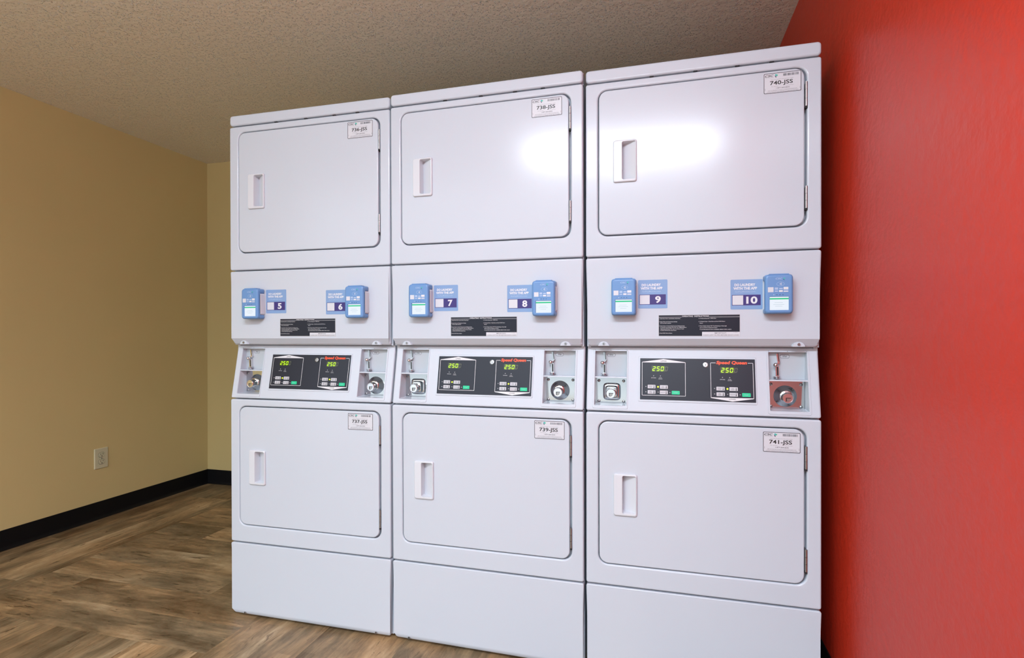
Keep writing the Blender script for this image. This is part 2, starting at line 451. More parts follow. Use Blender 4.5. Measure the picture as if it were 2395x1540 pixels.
def b_front(z0, z1, h0, h1):
    """front panel with the rolled door opening"""
    b = MB(); n = 6; e, rh = .0055, .0055
    lp = [rr(0, W, z0, z1, .007, .026, n)] + ease(0, W, z0, z1, .007, 0, e, n, 4)
    for k in range(5):
        a = k/4*PI/2; d = rh*(1-math.sin(a)); lp.append(rr(HX0-d, HX1+d, h0-d, h1+d, .030+d, rh*(1-math.cos(a)), n))
    lp.append(rr(HX0, HX1, h0, h1, .030, .0245, n))
    b.loops(lp, WHITE)
    b.add(rr(HX0, HX1, h0, h1, .030, .0245, n), [tuple(range(4*(n+1)))], WHITE)
    return b
def b_door(h0, h1, hc):
    b = MB(); n = 6; x0, x1, z0, z1 = HX0+.003, HX1-.0065, h0+.0035, h1-.003
    lp = [rr(x0, x1, z0, z1, .027, .020, n)] + ease(x0, x1, z0, z1, .027, -.0005, .0035, n, 3)
    px0, px1, pz0, pz1 = .112, .1595, hc-.0615, hc+.061
    lp.append(rr(px0, px1, pz0, pz1, .004, -.0005, n))
    b.loops(lp, WHITE, cap0=False); return b
def b_handle(hc):
    b = MB(); n = 6
    x0, x1, z0, z1 = .0885, .1605, hc-.0665, hc+.0665
    bw = .0030
    lp = [rr(x0, x1, z0, z1, .006, .0005, n, bw)]
    for k in range(4):
        a = k/3*PI/2; d = .0035*(1-math.cos(a))
        lp.append(rr(x0+d, x1-d, z0+d, z1-d, .006, -.0075+.0045*(1-math.sin(a)), n, bw))
    ox0, ox1, oz0, oz1 = .1150, .1578, hc-.0590, hc+.0615
    for d, y in ((0, -.0075), (.0006, -.0068), (.0010, -.005)):
        lp.append(rr(ox0+d, ox1-d, oz0+d, oz1-d, .005, y, n, .001))
    fl = lambda x, z: .0225-(x-ox0)/(ox1-ox0)*.0265
    lp.append(rr(ox0+.0012, ox1-.0015, oz0+.002, oz1-.002, .005, fl, n, .001))
    b.loops(lp, PLASTIC, cap1=True); return b
def b_hinge(z0, z1):
    b = MB(); x = .6420
    m = (z0+z1)/2
    for a, c in ((z0, z0+.022), (z0+.0228, z1-.0228), (z1-.022, z1)): b.vcyl(x, -.0005, .0036, a, c, SATIN)
    b.box(x-.001, x+.0028, .0015, .022, z0+.001, z1-.001, SATIN); b.box(x-.003, x+.003, -.002, .012, z0-.006, z0-.0003, DARKGAP)
    return b

def b_idlabel(num):
    """white asset sticker, 102 x 60 mm, origin bottom left"""
    b = MB(); w, h = .102, .0605; y = -.0006
    b.loops([rr(0, w, 0, h, .003, 0), rr(0, w, 0, h, .003, -.0004)], PAPER, cap1=True)
    b.loops([rr(.0006, w-.0006, .0006, h-.0006, .003, y), rr(.0022, w-.0022, .0022, h-.0022, .0022, y)], GREYP)
    b.text('CSC', .004, .0275, .0492, .0555, y, BLACK, .02, .25)
    b.poly([(.0300, .0535), (.0335, .0565), (.0368, .0545), (.0345, .0500)], y, TEAL)
    b.poly([(.0368, .0545), (.0395, .0550), (.0375, .0495), (.0345, .0500)], y, LIME)
    b.poly([(.0296, .0520), (.0345, .0497), (.0347, .0458), (.0332, .0463)], y, NAVY)
    b.text('S E R V I C E W O R K S', .005, .0275, .0462, .0476, y, GREYP)
    rnd = random.Random(num); x = .0535
    while x < .093:
        wd = rnd.choice((.0004, .0007, .0011)); b.rect(x, x+wd, .0485, .0555, y, GREYP); x += wd+rnd.choice((.0004, .0006, .0013))
    b.text('HOW CAN WE SERVE YOU? MACHINE NUMBER', .0195, .0805, .0398, .0412, y, GREYP)
    b.text('%d-JSS' % num, .0175, .0790, .0216, .0368, y, BLACK, .018)
    b.text('For Service', .021, .040, .0196, .0212, y, GREYP); b.text('Pay Number', .060, .0815, .0196, .0212, y, GREYP)
    b.text('1-877-264-6622', .034, .070, .0135, .0168, y, GREYP, .01)
    b.text('VISIT US ONLINE AT WWW.CSCSERVICEWORKS.COM', .012, .090, .0083, .0101, y, GREYP)
    b.rect(.010, .093, .0058, .0062, y, GREYP); b.text('service requests and refunds available day and night', .008, .094, .0030, .0046, y, GREYP)
    b.rect(.0042, .0047, .010, .016, y, GREYP); b.rect(.0975, .0980, .008, .014, y, GREYP)
    return b

def b_access():
    """plain access panel whose foot bends back under"""
    b = MB(); n = 5; z0, zc, z1 = 1.0575, 1.0817, 1.3405; e = .0055; r = .007
    yc = lambda x, z: max(0, (zc-z)/(zc-z0))*.017
    def lp(d, dy, rad):
        pts = rr(d, W-d, z0+d, z1-d, rad, 0, n)
        out = []
        for x, _, z in pts:
            t = max(0, (zc-z)/(zc-z0)); inset = t*.007
            x = x+(inset if x < W/2 else -inset); out.append((x, t*.017+dy, z))
        return out
    L = [[(x, .026, z) for x, y, z in lp(0, 0, r)]]
    for k in range(5):
        a = k/4*PI/2; L.append(lp(e*(1-math.cos(a)), e*(1-math.sin(a)), max(r-e*(1-math.cos(a)), .0008)))
    b.loops(L, WHITE)
    # front face: flat part and bent foot
    top = L[-1]
    xi = [p for p in top]
    zz = sorted(p[2] for p in xi)
    up_ = [p for p in top if p[2] > zc+.001]; lo = [p for p in top if p[2] <= zc+.001]
    n0 = len(top)
    # insert the crease
    xl = min(p[0] for p in up_); xr_ = max(p[0] for p in up_)
    cl, crr = (xl, 0, zc), (xr_, 0, zc)
    idx_up = [i for i, p in enumerate(top) if p[2] > zc+.001]
    # loop order starts bottom right corner, so the first n+1 are lower right, then 2(n+1) upper, then lower left
    lr = top[:n+1]; upr = top[n+1:3*(n+1)]; ll = top[3*(n+1):]
    b.add([crr]+upr+[cl], [tuple(range(len(upr)+2))], WHITE)
    b.add(ll+lr+[crr, cl], [tuple(range(len(ll)+len(lr)+2))], WHITE)
    return b
def b_kick():
    b = MB(); n = 5; z0, zc, z1 = .0110, .0315, .2895; e = .0032; r = .0065
    def lp(d, dy, rad):
        out = []
        for x, _, z in rr(d, W-d, z0+d, z1-d, rad, 0, n):
            t = max(0, (zc-z)/(zc-z0)); ins = t*.009
            out.append((x+(ins if x < W/2 else -ins), t*.0110+dy, z))
        return out
    L = [[(x, .026, z) for x, y, z in lp(0, 0, r)]]
    for k in range(5):
        a = k/4*PI/2; L.append(lp(e*(1-math.cos(a)), e*(1-math.sin(a)), max(r-e*(1-math.cos(a)), .0008)))
    b.loops(L, WHITE); top = L[-1]
    lr = top[:n+1]; upr = top[n+1:3*(n+1)]; ll = top[3*(n+1):]
    xl = min(p[0] for p in upr); xr_ = max(p[0] for p in upr); cl, crr = (xl, 0, zc), (xr_, 0, zc)
    b.add([crr]+upr+[cl], [tuple(range(len(upr)+2))], WHITE)
    b.add(ll+lr+[crr, cl], [tuple(range(len(ll)+len(lr)+2))], WHITE)
    return b
def b_bossscrew(x, z=1.0665):
    b = MB(); n = 20
    b.loops([[(x+.0190*math.cos(2*PI*i/n), .014, z-.0105+.0190*math.sin(2*PI*i/n)) for i in range(n)],
             [(x+.0170*math.cos(2*PI*i/n), .0058, z-.0105+.0170*math.sin(2*PI*i/n)) for i in range(n)]], WHITE, cap1=True)
    # keep the boss inside the panel's foot
    b.v = [(p[0], p[1], max(p[2], 1.0590)) for p in b.v]
    b.cyl(x, z-.001, .0042, .0035, .0058, SATIN, 14, .0046); b.rect(x-.0007, x+.0007, z-.004, z+.002, .0034, DARKGAP)
    return b
def b_kickscrew(x):
    b = MB(); b.cyl(x, .0195, .0040, .0020, .010, SATIN, 12); b.rect(x-.0012, x+.0012, .0160, .0230, .0019, DARKGAP); return b

CZ0, CZ1 = .8505, 1.0555
BOXES = ((.0255, .1285), (.5465, .6530)); OZ0, OZ1 = .8672, 1.0415; BY = .055
def b_fascia():
    b = MB(tilt); n = 5; e = .005
    # outer rolled edge on the tilted face
    L = [rr(0, W, CZ0, CZ1, .006, lambda x, z: .026+.02-0*z, n)]
    L = [[(x, .030, z) for x, y, z in rr(0, W, CZ0, CZ1, .006, 0, n)]] + ease(0, W, CZ0, CZ1, .006, 0, e, n, 3)
    b.loops(L, WHITE)
    in0, in1, iz0, iz1 = e, W-e, CZ0+e, CZ1-e
    regs = ((in0, .150), (.150, .526), (.526, in1))
    for k, (a, c) in enumerate(regs):
        outer = rr(a, c, iz0, iz1, 1e-7, 0, n)
        if k == 0: outer = rr(a, c, iz0, iz1, 1e-7, 0, n)
        if k == 1:
            L = [outer, rr(.1635, .5125, .8840, 1.0245, .003, 0, n), rr(.1640, .5120, .8845, 1.0240, .003, -.0016, n), rr(.1652, .5108, .8857, 1.0228, .002, -.0022, n)]
            b.loops(L, WHITE, cap1=True)
        else:
            x0, x1 = BOXES[0] if k == 0 else BOXES[1]
            rim = lambda d, y: rr(x0-d, x1+d, OZ0-d, OZ1+d, .003+max(0, d)*.5, y, n)
            rimA = rr(x0-.0055, x1+.0035 if k == 0 else x1+.005, OZ0-.009, OZ1+.004, .005, 0, n)
            rimB = rr(x0-.0048, x1+.0028 if k == 0 else x1+.0043, OZ0-.0083, OZ1+.0033, .005, -.0016, n)
            L = [outer, rimA, rimB, rr(x0, x1, OZ0, OZ1, .0015, -.0016, n), rr(x0+.0012, x1-.0012, OZ0+.001, OZ1-.001, .0015, .0003, n)]
            L.append(rr(x0+.002, x1-.002, OZ0+.002, OZ1-.0015, .0015, lambda x, z: BY+.004-SY0-SSL*(z-SZ0), n))
            b.loops(L, WHITE)
            # divider shelf between coin chute and lock
            z = .957
            vs = []
            for (y, t) in ((.000, .0018), (.0415, .0018)):
                for xx in (x0+.001, x1-.001):
                    for dz in (-t, t): vs.append((xx, y if y == 0 else BY-SY0-SSL*(z-SZ0), z+dz))
            b.add(vs, [(0, 2, 3, 1), (1, 3, 7, 5), (0, 4, 6, 2), (4, 5, 7, 6), (0, 1, 5, 4), (2, 6, 7, 3)], WHITE, False)
    # little moulding marks at the rim corners
    for x in (.0265, .1275, .077, .5475, .652, .600): b.rect(x-.0008, x+.0008, 1.0432, 1.0446, -.0019, DARKGAP)
    return b
def b_chuteplate(side):
    """upper back of the coin niche with the slot, the return button, the cup and the price"""
    x0, x1 = BOXES[side]; b = MB(); y = BY
    b.box(x0+.0008, x1-.0008, y, y+.004, .9585, OZ1+.002, NICHE)
    sx = x0+.0345 if side == 0 else x0+.0305
    return b
def slot_x(side): return .0575 if side == 0 else .5765
def b_coinslot(side):
    x = slot_x(side); b = MB(); y = BY
    def bar(xa, za, xb, zb, hw, y0, y1, m):
        vs = []
        for yy in (y0, y1):
            for (px, pz, s_) in ((xa, za, -1), (xa, za, 1), (xb, zb, 1), (xb, zb, -1)): vs.append((px+s_*hw, yy, pz))
        b.add(vs, [(0, 1, 2, 3), (4, 7, 6, 5), (0, 4, 5, 1), (1, 5, 6, 2), (2, 6, 7, 3), (3, 7, 4, 0)], m, False)
    bar(x-.0025, 1.0365, x+.0010, 1.0105, .0032, y-.010, y, CHROME); bar(x-.0012, 1.0375, x+.0017, 1.013, .0011, y-.0102, y-.009, BLACK)
    bar(x+.0012, 1.0115, x-.0040, 1.0045, .0030, y-.012, y, CHROME)
    bar(x-.0040, 1.000, x-.0032, .969, .0042, y-.012, y, CHROME); bar(x-.0030, .9965, x-.0023, .9705, .0021, y-.0123, y-.011, BLACK)
    return b
def b_coinbutton(side):
    x = slot_x(side)-.0085; b = MB(); b.ball(x, BY-.016, 1.0025, .0066, .0066, .0066, CHROME); b.cyl(x, 1.0025, .003, BY-.012, BY, CHROME, 10); return b
def b_coincup(side):
    x = slot_x(side)-.004; b = MB(); b.ball(x, BY-.010, .9665, .0108, .009, .0026, CHROME, 18, 7); b.ball(x, BY-.009, .9625, .008, .007, .0026, CHROME, 18, 7); return b
def b_price(side):
    xc = slot_x(side)+.0190; b = MB(); z = 1.0278
    b.loops([rr(xc-.0135, xc+.0135, z-.0058, z+.0058, .0055, BY-.0004), rr(xc-.0127, xc+.0127, z-.005, z+.005, .0048, BY-.0004)], GREYP)
    b.loops([rr(xc-.0135, xc+.0135, z-.0058, z+.0058, .0055, BY-.0001), rr(xc-.0135, xc+.0135, z-.0058, z+.0058, .0055, BY-.0003)], NICHE, cap1=True)
    b.text('25\u00a2', xc-.006, xc+.006, z-.0025, z+.0028, BY-.0005, GREYP, .02); return b
def b_lockplate(side, square):
    x0, x1 = BOXES[side]; b = MB(); cx = (x0+x1)/2+(.001 if side == 0 else -.003); cz = .9075
    ya = BY-.001
    b.box(x0+.0018, x1-.003, ya, BY+.004, OZ0+.002, .9548, ZINC)
    if square: prof = [(.0285, ya), (.0265, ya-.004), (.0235, ya-.006), (.0205, ya-.0065), (.0185, ya-.014), (.0170, ya-.017), (.0135, ya-.018)]; b.lathe(cx, cz, prof, ZINC, 48, 5)
    else: prof = [(.0325, ya), (.0315, ya-.002), (.028, ya-.0045), (.025, ya-.010), (.021, ya-.0155), (.0175, ya-.0185), (.0135, ya-.0195)]; b.lathe(cx, cz, prof, ZINC, 48)
    return b
def b_lock(side):
    x0, x1 = BOXES[side]; b = MB(); cx = (x0+x1)/2+(.001 if side == 0 else -.003); cz = .9055; yf = .0125
    b.lathe(cx, cz, [(.0158, BY-.015), (.0158, yf+.003), (.0150, yf+.001), (.0138, yf), (.0128, yf), (.0126, yf+.0012)], CHROME, 36)
    y = yf+.0009
    b.poly([(cx-.006, cz+.0015), (cx+.008, cz+.0015), (cx+.008, cz-.0005), (cx-.0035, cz-.0005), (cx-.0035, cz-.0095), (cx-.006, cz-.0095)][::-1], y, BLACK)
    n = 8; b.poly([(cx-.0030, cz-.001)]+[(cx-.003+.0098*math.cos(-PI/2+PI/2*i/n), cz-.001+.0098*math.sin(-PI/2+PI/2*i/n)) for i in range(n+1)], y, SATIN)
    return b
def b_platescrew(x, z):
    b = MB(); b.ball(x, BY-.0005, z, .0052, .0035, .0052, SATIN, 14, 7); b.box(x-.004, x+.004, BY-.0042, BY-.0036, z-.0005, z+.0005, DARKGAP); return b

PX0, PX1, PZ0, PZ1 = .1698, .5084, .8905, 1.0190
YO = -.0034
def seg_digit(b, ch, x, z, w, h, y, m):
    t = w*.24; sk = .16
    P = lambda u, v: (x+u+v*sk, z+v)
    segs = {'a': [(t*.4, h), (w-t*.4, h), (w-t, h-t), (t, h-t)], 'd': [(t*.4, 0), (t, t), (w-t, t), (w-t*.4, 0)],
            'g': [(t*.6, h/2), (t, h/2+t/2), (w-t, h/2+t/2), (w-t*.6, h/2), (w-t, h/2-t/2), (t, h/2-t/2)],
            'f': [(0, h-t*.4), (t, h-t*1.1), (t, h/2+t*.6), (0, h/2+t*.2)], 'b': [(w, h-t*.4), (w, h/2+t*.2), (w-t, h/2+t*.6), (w-t, h-t*1.1)],
            'e': [(0, h/2-t*.2), (t, h/2-t*.6), (t, t*1.1), (0, t*.4)], 'c': [(w, h/2-t*.2), (w, t*.4), (w-t, t*1.1), (w-t, h/2-t*.6)]}
    for s_ in {'2': 'abged', '5': 'afgcd', '0': 'abcdef'}[ch]:
        pts = [P(*q) for q in segs[s_]]
        ar = sum(pts[i][0]*pts[(i+1) % len(pts)][1]-pts[(i+1) % len(pts)][0]*pts[i][1] for i in range(len(pts)))
        b.poly(pts if ar > 0 else pts[::-1], y, m)
def stroke(b, pts, w, y, m):
    for (xa, za), (xb, zb) in zip(pts, pts[1:]):
        dx, dz = xb-xa, zb-za; l = math.hypot(dx, dz); nx, nz = -dz/l*w/2, dx/l*w/2; ex, ez = dx/l*w*.45, dz/l*w*.45
        b.poly([(xa-nx-ex, za-nz-ez), (xb-nx+ex, zb-nz+ez), (xb+nx+ex, zb+nz+ez), (xa+nx-ex, za+nz-ez)], y, m)
def b_overlay():
    b = MB(tilt); y = YO-.0003
    b.loops([rr(PX0, PX1, PZ0, PZ1, .0008, -.0020), rr(PX0, PX1, PZ0, PZ1, .0008, YO)], OVER, cap1=True)
    lw = .0013
    # upper frame, with its roof
    x0, x1, z0, z1 = .1762, .3070, .9038, 1.0068
    stroke(b, [(x0, z1), (x0, z0+.001), (x0+.001, z0), (x1-.001, z0), (x1, z0+.001), (x1, z1)], lw, y, PRINT)
    b.poly([(x0-.0006, z1-.0008), (x1+.0006, z1-.0008), (x1-.001, z1+.0012), (.2416, 1.0172), (x0+.001, z1+.0012)], y, PRINT)
    b.text('UPPER', .2320, .2512, 1.0088, 1.0124, y-.0002, BLACK, .01)
    # lower frame, open at the top for the maker's name, pointed at the foot
    x0, x1, z0, z1 = .3815, .5025, .9020, 1.0072
    stroke(b, [(.3955, z1), (x0+.001, z1), (x0, z1-.001), (x0, z0)], lw, y, PRINT)
    stroke(b, [(.4890, z1), (x1-.001, z1), (x1, z1-.001), (x1, z0)], lw, y, PRINT)
    b.poly([(x0-.0006, z0+.0008), (x0+.001, z0-.0012), (.4425, .8918), (x1-.001, z0-.0012), (x1+.0006, z0+.0008)], y, PRINT)
    b.text('LOWER', .4330, .4520, .8968, .9004, y-.0002, BLACK, .01)
    b.text('Speed Queen', .3980, .4862, 1.0005, 1.0135, y-.0003, REDP, .045, .18)
    b.text('511875', .4985, .5065, .8918, .8928, y, GREYP)
    for ox, oz in ((0, 0), (.2040, -.0012)):
        b.text('DRYING', .2043+ox, .2185+ox, .9568+oz, .9592+oz, y, PRINT)
        b.text('COOL', .2275+ox, .2365+ox, .9576+oz, .9597+oz, y, PRINT); b.text('DOWN', .2265+ox, .2380+ox, .9540+oz, .9563+oz, y, PRINT)
        for x, z in ((.2114, .9644), (.2320, .9642), (.1879, .9308), (.1879, .9143), (.2252, .9143), (.2606, .9138)):
            b.cyl(x+ox, z+oz, .0015, y-.0004, y+.0003, LEDOFF, 12)
    return b
def b_display():
    b = MB(tilt); y = YO-.0003
    b.loops([rr(.2045, .2585, .9768, .9965, .0015, YO+.0002), rr(.2045, .2585, .9768, .9965, .0015, y)], OVER, cap1=True)
    b.rect(.2052, .2465, .9775, .9958, y-.0001, LEDBG)
    for i, ch in enumerate('250'): seg_digit(b, ch, .2070+i*.0126, .9796, .0090, .0142, y-.0003, LED)
    seg_digit(b, '0', .2070+3*.0126, .9796, .0084, .0142, y-.0003, GHOST)
    return b
def b_pilot():
    b = MB(tilt); b.cyl(.2248, .9305, .0025, YO-.0012, YO, LEDY, 14); return b
def b_key(x0, z0, lines, green=False):
    b = MB(tilt); w, h = (.0240, .0112); m = GREEN if green else KEY
    b.slab(x0, x0+w, z0, z0+h, .0016, YO-.0010, YO+.0002, .0005, m, 3, 2)
    y = YO-.0013
    if green: b.text('START', x0+.006, x0+.018, z0+.0042, z0+.0070, y, PALE)
    else:
        k = len(lines)
        for i, t in enumerate(lines):
            zz = z0+h/2+(.0003 if k == 2 else -.0012)-(i*.0036 if k == 2 else 0)
            wid = .0026*len(t)*.95; wid = min(wid, .0140)
            b.text(t, x0+.0090-wid/2, x0+.0090+wid/2, zz, zz+.0025, y, GREYP)
        xs = x0+.0192
        b.rect(xs-.0007, xs+.0007, z0+.0025, z0+h-.0014, y, BLACK); b.poly([(xs+.0016*math.cos(PI*i/5), z0+.0028+.0016*math.sin(PI*i/5)) for i in range(10)], y, BLACK)
    return b
def b_keylock():
    b = MB(tilt); x, z = .3668, 1.0008
    b.lathe(x, z, [(.0080, YO), (.0080, YO-.0025), (.0074, YO-.0035), (.0058, YO-.0038), (.0055, YO-.0026), (.0040, YO-.0026), (.0038, YO-.0034)], SATIN, 28)
    b.cyl(x, z, .0016, YO-.0037, YO-.003, BLACK, 10); b.lathe(x+.0012, z-.0022, [(.0086, YO-.0001), (.0084, YO-.0009)], BLACK, 24); return b  # offset black disc is the lock's cast shadow, painted on the plate

INSTR_L = [(0, '1. Open Dryer Door, Load Clothes, Close Door.'), (2.1, '2. Select Fabric and Temperature Settings'), (3.1, '    OR Turn Fabric Selector.'),
  (5.0, '3. Insert Coins or Card as Required, Use Additional Coins'), (6.0, '    or Card for more Drying Time, OR, Turn TIMER KNOB to'), (7.0, '    obtain desired Drying Time. Last 3-5 minutes of Cycle'),
  (8.0, '    is COOL DOWN (No Heat) Period.'), (9.9, '4. Push START Pad or Button.')]
INSTR_R = [(0, '5. To Stop Drying Cycle - OPEN Door.'), (2.1, '6. To Restart Dryer - Close Door and Push START Pad or'), (3.2, '    Button.'),
  (5.1, '7. When Display indicates "00" Time Remaining or Reset Light'), (6.2, '    goes out, Remove Clothes from Dryer.'), (7.4, '   IF CLOTHES ARE NOT DRY AS DESIRED, REPEAT STEPS 2 AND 3')]
def b_instructions():
    b = MB(); x0, x1, z0, z1 = .2264, .4630, 1.0895, 1.1556; y = -.0007
    b.loops([rr(x0, x1, z0, z1, .002, .0001), rr(x0, x1, z0, z1, .002, -.0005)], SILVER, cap1=True)
    b.rect(x0+.0012, x1-.0012, z0+.0012, z1-.0012, -.0006, OVER)
    b.text('OPERATING  INSTRUCTIONS', x0+.070, x0+.148, z1-.0070, z1-.0028, y-.0002, PRINT, .012)
    b.rect(x0+.0012, x0+.069, z1-.0077, z1-.0069, y, PRINT); b.rect(x0+.149, x1-.0012, z1-.0077, z1-.0069, y, PRINT)
    for col, xx, xm in ((INSTR_L, x0+.0022, x0+.1055), (INSTR_R, x0+.1185, x1-.002)):
        for r, t in col:
            ind = .0035 if t.startswith('  ') else 0
            b.line(xx+ind, z1-.0125-r*.00455, .00225, t.strip(), y, PRINT, .012, xm)
    bx0 = x0+.1285
    b.loops([rr(bx0, x1-.0006, z0+.0006, z0+.0135, .0012, y), rr(bx0, x1-.0006, z0+.0006, z0+.0135, .0012, y-.0001)], PAPER, cap1=True)
    b.text('IMPORTANT:', bx0+.036, bx0+.070, z0+.0082, z0+.0114, y-.0004, GREYP, .01); b.text('511874', bx0+.089, bx0+.101, z0+.0105, z0+.0118, y-.0004, GREYP)
    b.text('CLEAN LINT FILTER BEFORE EACH LOAD', bx0+.003, x1-.0035, z0+.0024, z0+.0054, y-.0004, GREYP)
    return b
def b_appsticker(n):
    """blue number sticker 89 x 89 mm, origin bottom left"""
    b = MB(); w, h = .0890, .0895; y = -.0006
    b.loops([rr(0, w, 0, h, .003, 0), rr(0, w, 0, h, .003, -.0004)], STBLUE, cap1=True)
    b.text('DO LAUNDRY', .0110, .0690, .0695, .0775, y, PRINT, .045); b.text('WITH THE APP', .0080, .0740, .0590, .0670, y, PRINT, .045)
    b.text('GoPayMobile.com', .0125, .0690, .0500, .0550, y, PALE, .01)
    b.rect(.0040, .0840, .0120, .0435, y, PURPLE)
    b.rect(.0055, .0355, .0135, .0420, y-.0002, PAPER)
    b.text(str(n), .0520, .0690, .0165, .0385, y-.0002, PRINT, .035) if n < 10 else b.text(str(n), .0440, .0750, .0165, .0385, y-.0002, PRINT, .035)
    b.text('Powered by CSC', .0060, .0300, .0072, .0092, y, PALE)
    return b

STACKS = [((-.0009, -.0002), .0067, -.0027), ((.6898, .0061), -.0098, -.0081), ((1.3799, .0027), -.0046, -.0026)]
INFO = [dict(up=736, lo=737, a=5, b=6, sq=False, iu=(.5155, 1.8065), il=(.5130, .7495), rot=-.004,
             lab='white stacked coin dryer at the left end, doors numbered 736-JSS and 737-JSS'),
        dict(up=738, lo=739, a=7, b=8, sq=True, iu=(.5145, 1.8060), il=(.5205, .7525), rot=0,
             lab='white stacked coin dryer in the middle of the row, doors numbered 738-JSS and 739-JSS'),
        dict(up=740, lo=741, a=9, b=10, sq=True, iu=(.5275, 1.8055), il=(.5255, .7465), rot=0,
             lab='white stacked coin dryer beside the red wall, doors numbered 740-JSS and 741-JSS')]
UP = dict(z0=1.3445, z1=1.8990, h0=1.4095, h1=1.8755, hc=1.6430)
LO = dict(z0=.2940, z1=.8460, h0=.3600, h1=.8200, hc=.5870)

def dryer(i):
    (x, y), yaw, lean = STACKS[i]; I = INFO[i]
    t = empty('stacked_dryer', (x, y, 0), (-lean, 0, yaw), I['lab'], 'dryer', 'row of stacked coin dryers')
    P = lambda key, name, fn, par=t, label=None, loc=None: put(name, cached(key, fn), par, label, loc)
    P('cabinet', 'cabinet', b_cabinet)
    for k, (fx, fy) in enumerate(((.05, .06), (W-.05, .06), (.05, .65), (W-.05, .65))): P('foot%d' % k, 'leveling_foot', lambda: b_foot(fx, fy))
    P('lid', 'top_lid', b_lid)
    for key, D, num, (ix, iz), hz in (('up', UP, I['up'], I['iu'], ((1.759, 1.830), (1.4625, 1.527))), ('lo', LO, I['lo'], I['il'], ((.702, .768), (.402, .467)))):
        P('front_'+key, 'front_panel', lambda: b_front(D['z0'], D['z1'], D['h0'], D['h1']))
        d = P('door_'+key, 'door', lambda: b_door(D['h0'], D['h1'], D['hc']), label=('upper' if key == 'up' else 'lower')+' drum door')
        P('handle_'+key, 'handle', lambda: b_handle(D['hc']), d)
        for k, (a, c) in enumerate(hz): P('hinge_%s%d' % (key, k), 'hinge', lambda: b_hinge(a, c), d, 'grey metal hinge')
        s = P('id%d' % num, 'number_sticker', lambda: b_idlabel(num), d, 'white sticker reading %d-JSS' % num, (ix, -.0006, iz))
        if key == 'up': s.rotation_euler = (0, I['rot'], 0)
    ac = P('access', 'access_panel', b_access)
    for k, xx in enumerate((.0565, .6240)): P('boss%d' % k, 'screw', lambda: b_bossscrew(xx), ac)
    P('instr', 'instruction_plate', b_instructions, ac, 'black operating instructions plate')
    P('app%d' % I['a'], 'app_sticker', lambda: b_appsticker(I['a']), ac, 'blue sticker with the number %d' % I['a'], (.1645, 0, 1.1765))
    P('app%d' % I['b'], 'app_sticker', lambda: b_appsticker(I['b']), ac, 'blue sticker with the number %d' % I['b'], (.4360 if i == 2 else (.4290 if i == 1 else .4235), 0, 1.1700))
    f = P('fascia', 'control_panel', b_fascia)
    ov = P('overlay', 'overlay_plate', b_overlay, label='dark control plate with printed frames')
    P('keylock', 'key_lock', b_keylock, ov)
    KEYS = [(.1932, .9252, ['HIGH', 'TEMP'], 0), (.2304, .9248, ['LOW', 'TEMP'], 0), (.1932, .9086, ['MED', 'TEMP'], 0), (.2302, .9082, ['DELICATE'], 0), (.2660, .9082, [], 1)]
    for k, (ox, oz) in enumerate(((0, 0), (.2040, -.0014))):
        for key, name, fn in (('display', 'display', b_display), ('pilot', 'indicator_light', b_pilot)):
            P(key, name, fn, ov, 'lit green digits reading 250' if key == 'display' else 'lit yellow indicator', (ox, SSL*oz, oz))
        for j, (kx, kz, ln, g) in enumerate(KEYS):
            P('key%d' % j, 'push_button', lambda: b_key(kx, kz, ln, bool(g)), ov, 'green start button' if g else None, (ox, SSL*oz, oz))
    for side in (0, 1):
        sq = I['sq'] and side == 0
        ch = P('chute%d' % side, 'coin_chute', lambda: b_chuteplate(side), label='coin chute with chrome slot')
        P('slot%d' % side, 'coin_slot', lambda: b_coinslot(side), ch)
        P('cbut%d' % side, 'return_button', lambda: b_coinbutton(side), ch); P('cup%d' % side, 'coin_cup', lambda: b_coincup(side), ch)
        P('price%d' % side, 'price_badge', lambda: b_price(side), ch)
        lp = P('plate%d%d' % (side, sq), 'coin_box_cover', lambda: b_lockplate(side, sq), label='zinc coin box cover with lock')
        P('lock%d' % side, 'lock_cylinder', lambda: b_lock(side), lp)
        x0, x1 = BOXES[side]
        for k, (sx, sz) in enumerate(((x0+.0105, .943), (x1-.0125, .943), (x0+.0105, .8755), (x1-.0125, .8755))):
            P('psc%d%d' % (side, k), 'screw', lambda: b_platescrew(sx, sz), lp)
    kk = P('kick', 'base_panel', b_kick)
    for k, xx in enumerate((.0600, .6210)): P('ksc%d' % k, 'screw', lambda: b_kickscrew(xx), kk)
    bpy.context.view_layer.update()
    return t
dryers = [dryer(i) for i in range(3)]

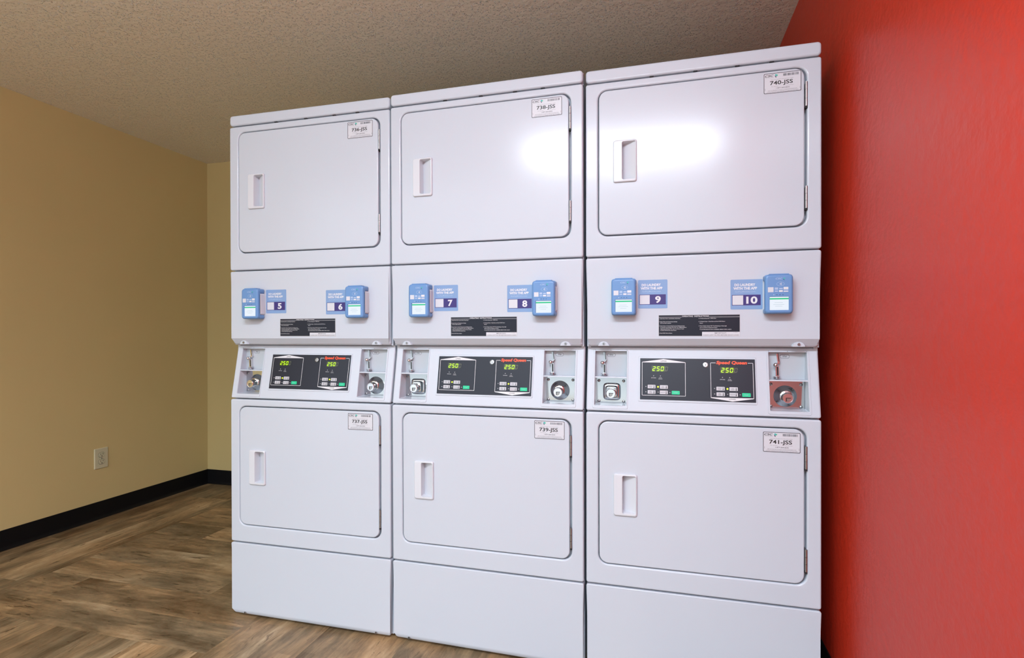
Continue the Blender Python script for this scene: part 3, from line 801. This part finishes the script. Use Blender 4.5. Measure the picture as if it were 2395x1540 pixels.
# ------------------------------------------------------------------ card readers on the access panels
def make_reader():
    """origin: bottom centre at the panel face"""
    t = bpy.data.objects.new('card_reader', None); C.objects.link(t)
    hw, h = .0375, .1135
    b = MB(); n = 5
    L = [rr(-hw, hw, 0, h, .010, -.0245, n)]
    for k in range(5):
        a = k/4*PI/2; d = .0065*(1-math.cos(a)); L.append(rr(-hw+d, hw-d, d, h-d, .010-d*.6, -.037+.0065*(1-math.sin(a)), n))
    sx0, sx1, sz0, sz1 = -.0245, .0255, .0105, .0485
    L.append(rr(sx0-.001, sx1+.001, sz0-.001, sz1+.001, .001, -.037, n)); L.append(rr(sx0, sx1, sz0, sz1, .001, -.0335, n))
    b.loops(L, BLUE, cap0=True, cap1=True)
    b.slab(-hw, hw, 0, .016, .006, -.0255, -.003, .001, BLUE, 4, 2); b.slab(-hw, hw, h-.018, h, .006, -.0255, -.003, .001, BLUE, 4, 2)
    b.slab(-.026, .027, h-.001, h+.0022, .001, -.034, -.012, .001, BLUE, 3, 2)
    b.build('shell', t, 'blue plastic shell')
    b = MB(); b.slab(-hw+.004, hw+.0015, .0150, h-.0170, .007, -.0250, 0, .002, PLASTIC, 5, 3); b.build('back_housing', t, 'white back housing')
    b = MB(); y = -.0342
    b.rect(sx0, sx1, sz0, sz1, -.0337, SCREEN); b.rect(sx0, sx1, sz1-.0075, sz1-.0035, y, SCRGREEN)
    for i, (a, c, z) in enumerate(((-.012, .010, .031), (-.015, .014, .026), (-.010, .009, .021))): b.rect(a, c, z, z+.0008, y, SCRTXT)
    b.build('screen', t, 'lit white screen with a green bar')
    b = MB(); y = -.0373
    b.text('CSC', -.0095, .0085, .0985, .1035, y, PALE, .02, .2)
    b.poly([(.0105, .1005), (.0128, .1040), (.0165, .1030), (.0135, .0975)], y, TEAL); b.poly([(.0105, .1005), (.0135, .0975), (.0140, .0955), (.0112, .0975)], y, NAVY)
    # contactless mark: oval with waves
    n = 20; A = [(.0035+.0105*math.cos(2*PI*i/n), y, .0855+.0062*math.sin(2*PI*i/n)) for i in range(n)]; B = [(.0035+.0098*math.cos(2*PI*i/n), y, .0855+.0055*math.sin(2*PI*i/n)) for i in range(n)]
    b.loops([A, B], PALE)
    for k in range(4):
        r = .0018+.0016*k; stroke(b, [(.0000+r*math.cos(a), .0855+r*math.sin(a)) for a in (-.6, -.3, 0, .3, .6)], .0007, y, PRINT)
    b.rect(-.0300, -.0150, .0620, .0765, y, PAPER)
    for (a, c, z0, z1, m) in ((-.012, -.003, .069, .0755, PALE), (-.012, -.003, .063, .0665, PALE), (.000, .0095, .070, .0740, PALE), (-.0005, .0095, .0625, .0675, PRINT),
                              (.0115, .0240, .070, .0765, PRINT), (.0115, .0240, .0625, .0650, PRINT), (.0115, .024, .0665, .069, PALE)): b.rect(a, c, z0, z1, y, m)
    for i, xx in enumerate((-.014, -.006, .002, .010)): b.cyl(xx, .0545, .0011, -.0376, -.0368, PRINT if i == 0 else NAVY, 10)
    b.build('front_print', t, 'pale print and empty white square')
    b = MB(); b.box(hw-.0006, hw+.0004, -.0268, -.0250, .020, h-.022, DARKGAP); b.build('card_slot', t, 'dark slit along the side')
    return t
proto = make_reader()
nums = [(0, .1215, 5), (0, .5612, 6), (1, .1225, 7), (1, .5600, 8), (2, .1218, 9), (2, .5630, 10)]
side_txt = {5: 'left of the blue number 5 sticker', 6: 'right of the blue number 6 sticker', 7: 'left of the blue number 7 sticker',
            8: 'right of the blue number 8 sticker', 9: 'left of the blue number 9 sticker', 10: 'right of the blue number 10 sticker, nearest the red wall'}
for k, (st, lx, num) in enumerate(nums):
    o = proto if k == 0 else copy_tree(proto)
    o.matrix_world = dryers[st].matrix_world @ Matrix.Translation((lx, -.0008, 1.1552))
    o['label'] = 'blue card reader, ' + side_txt[num]
    o['category'] = 'card reader'; o['group'] = 'blue card readers on the dryers'
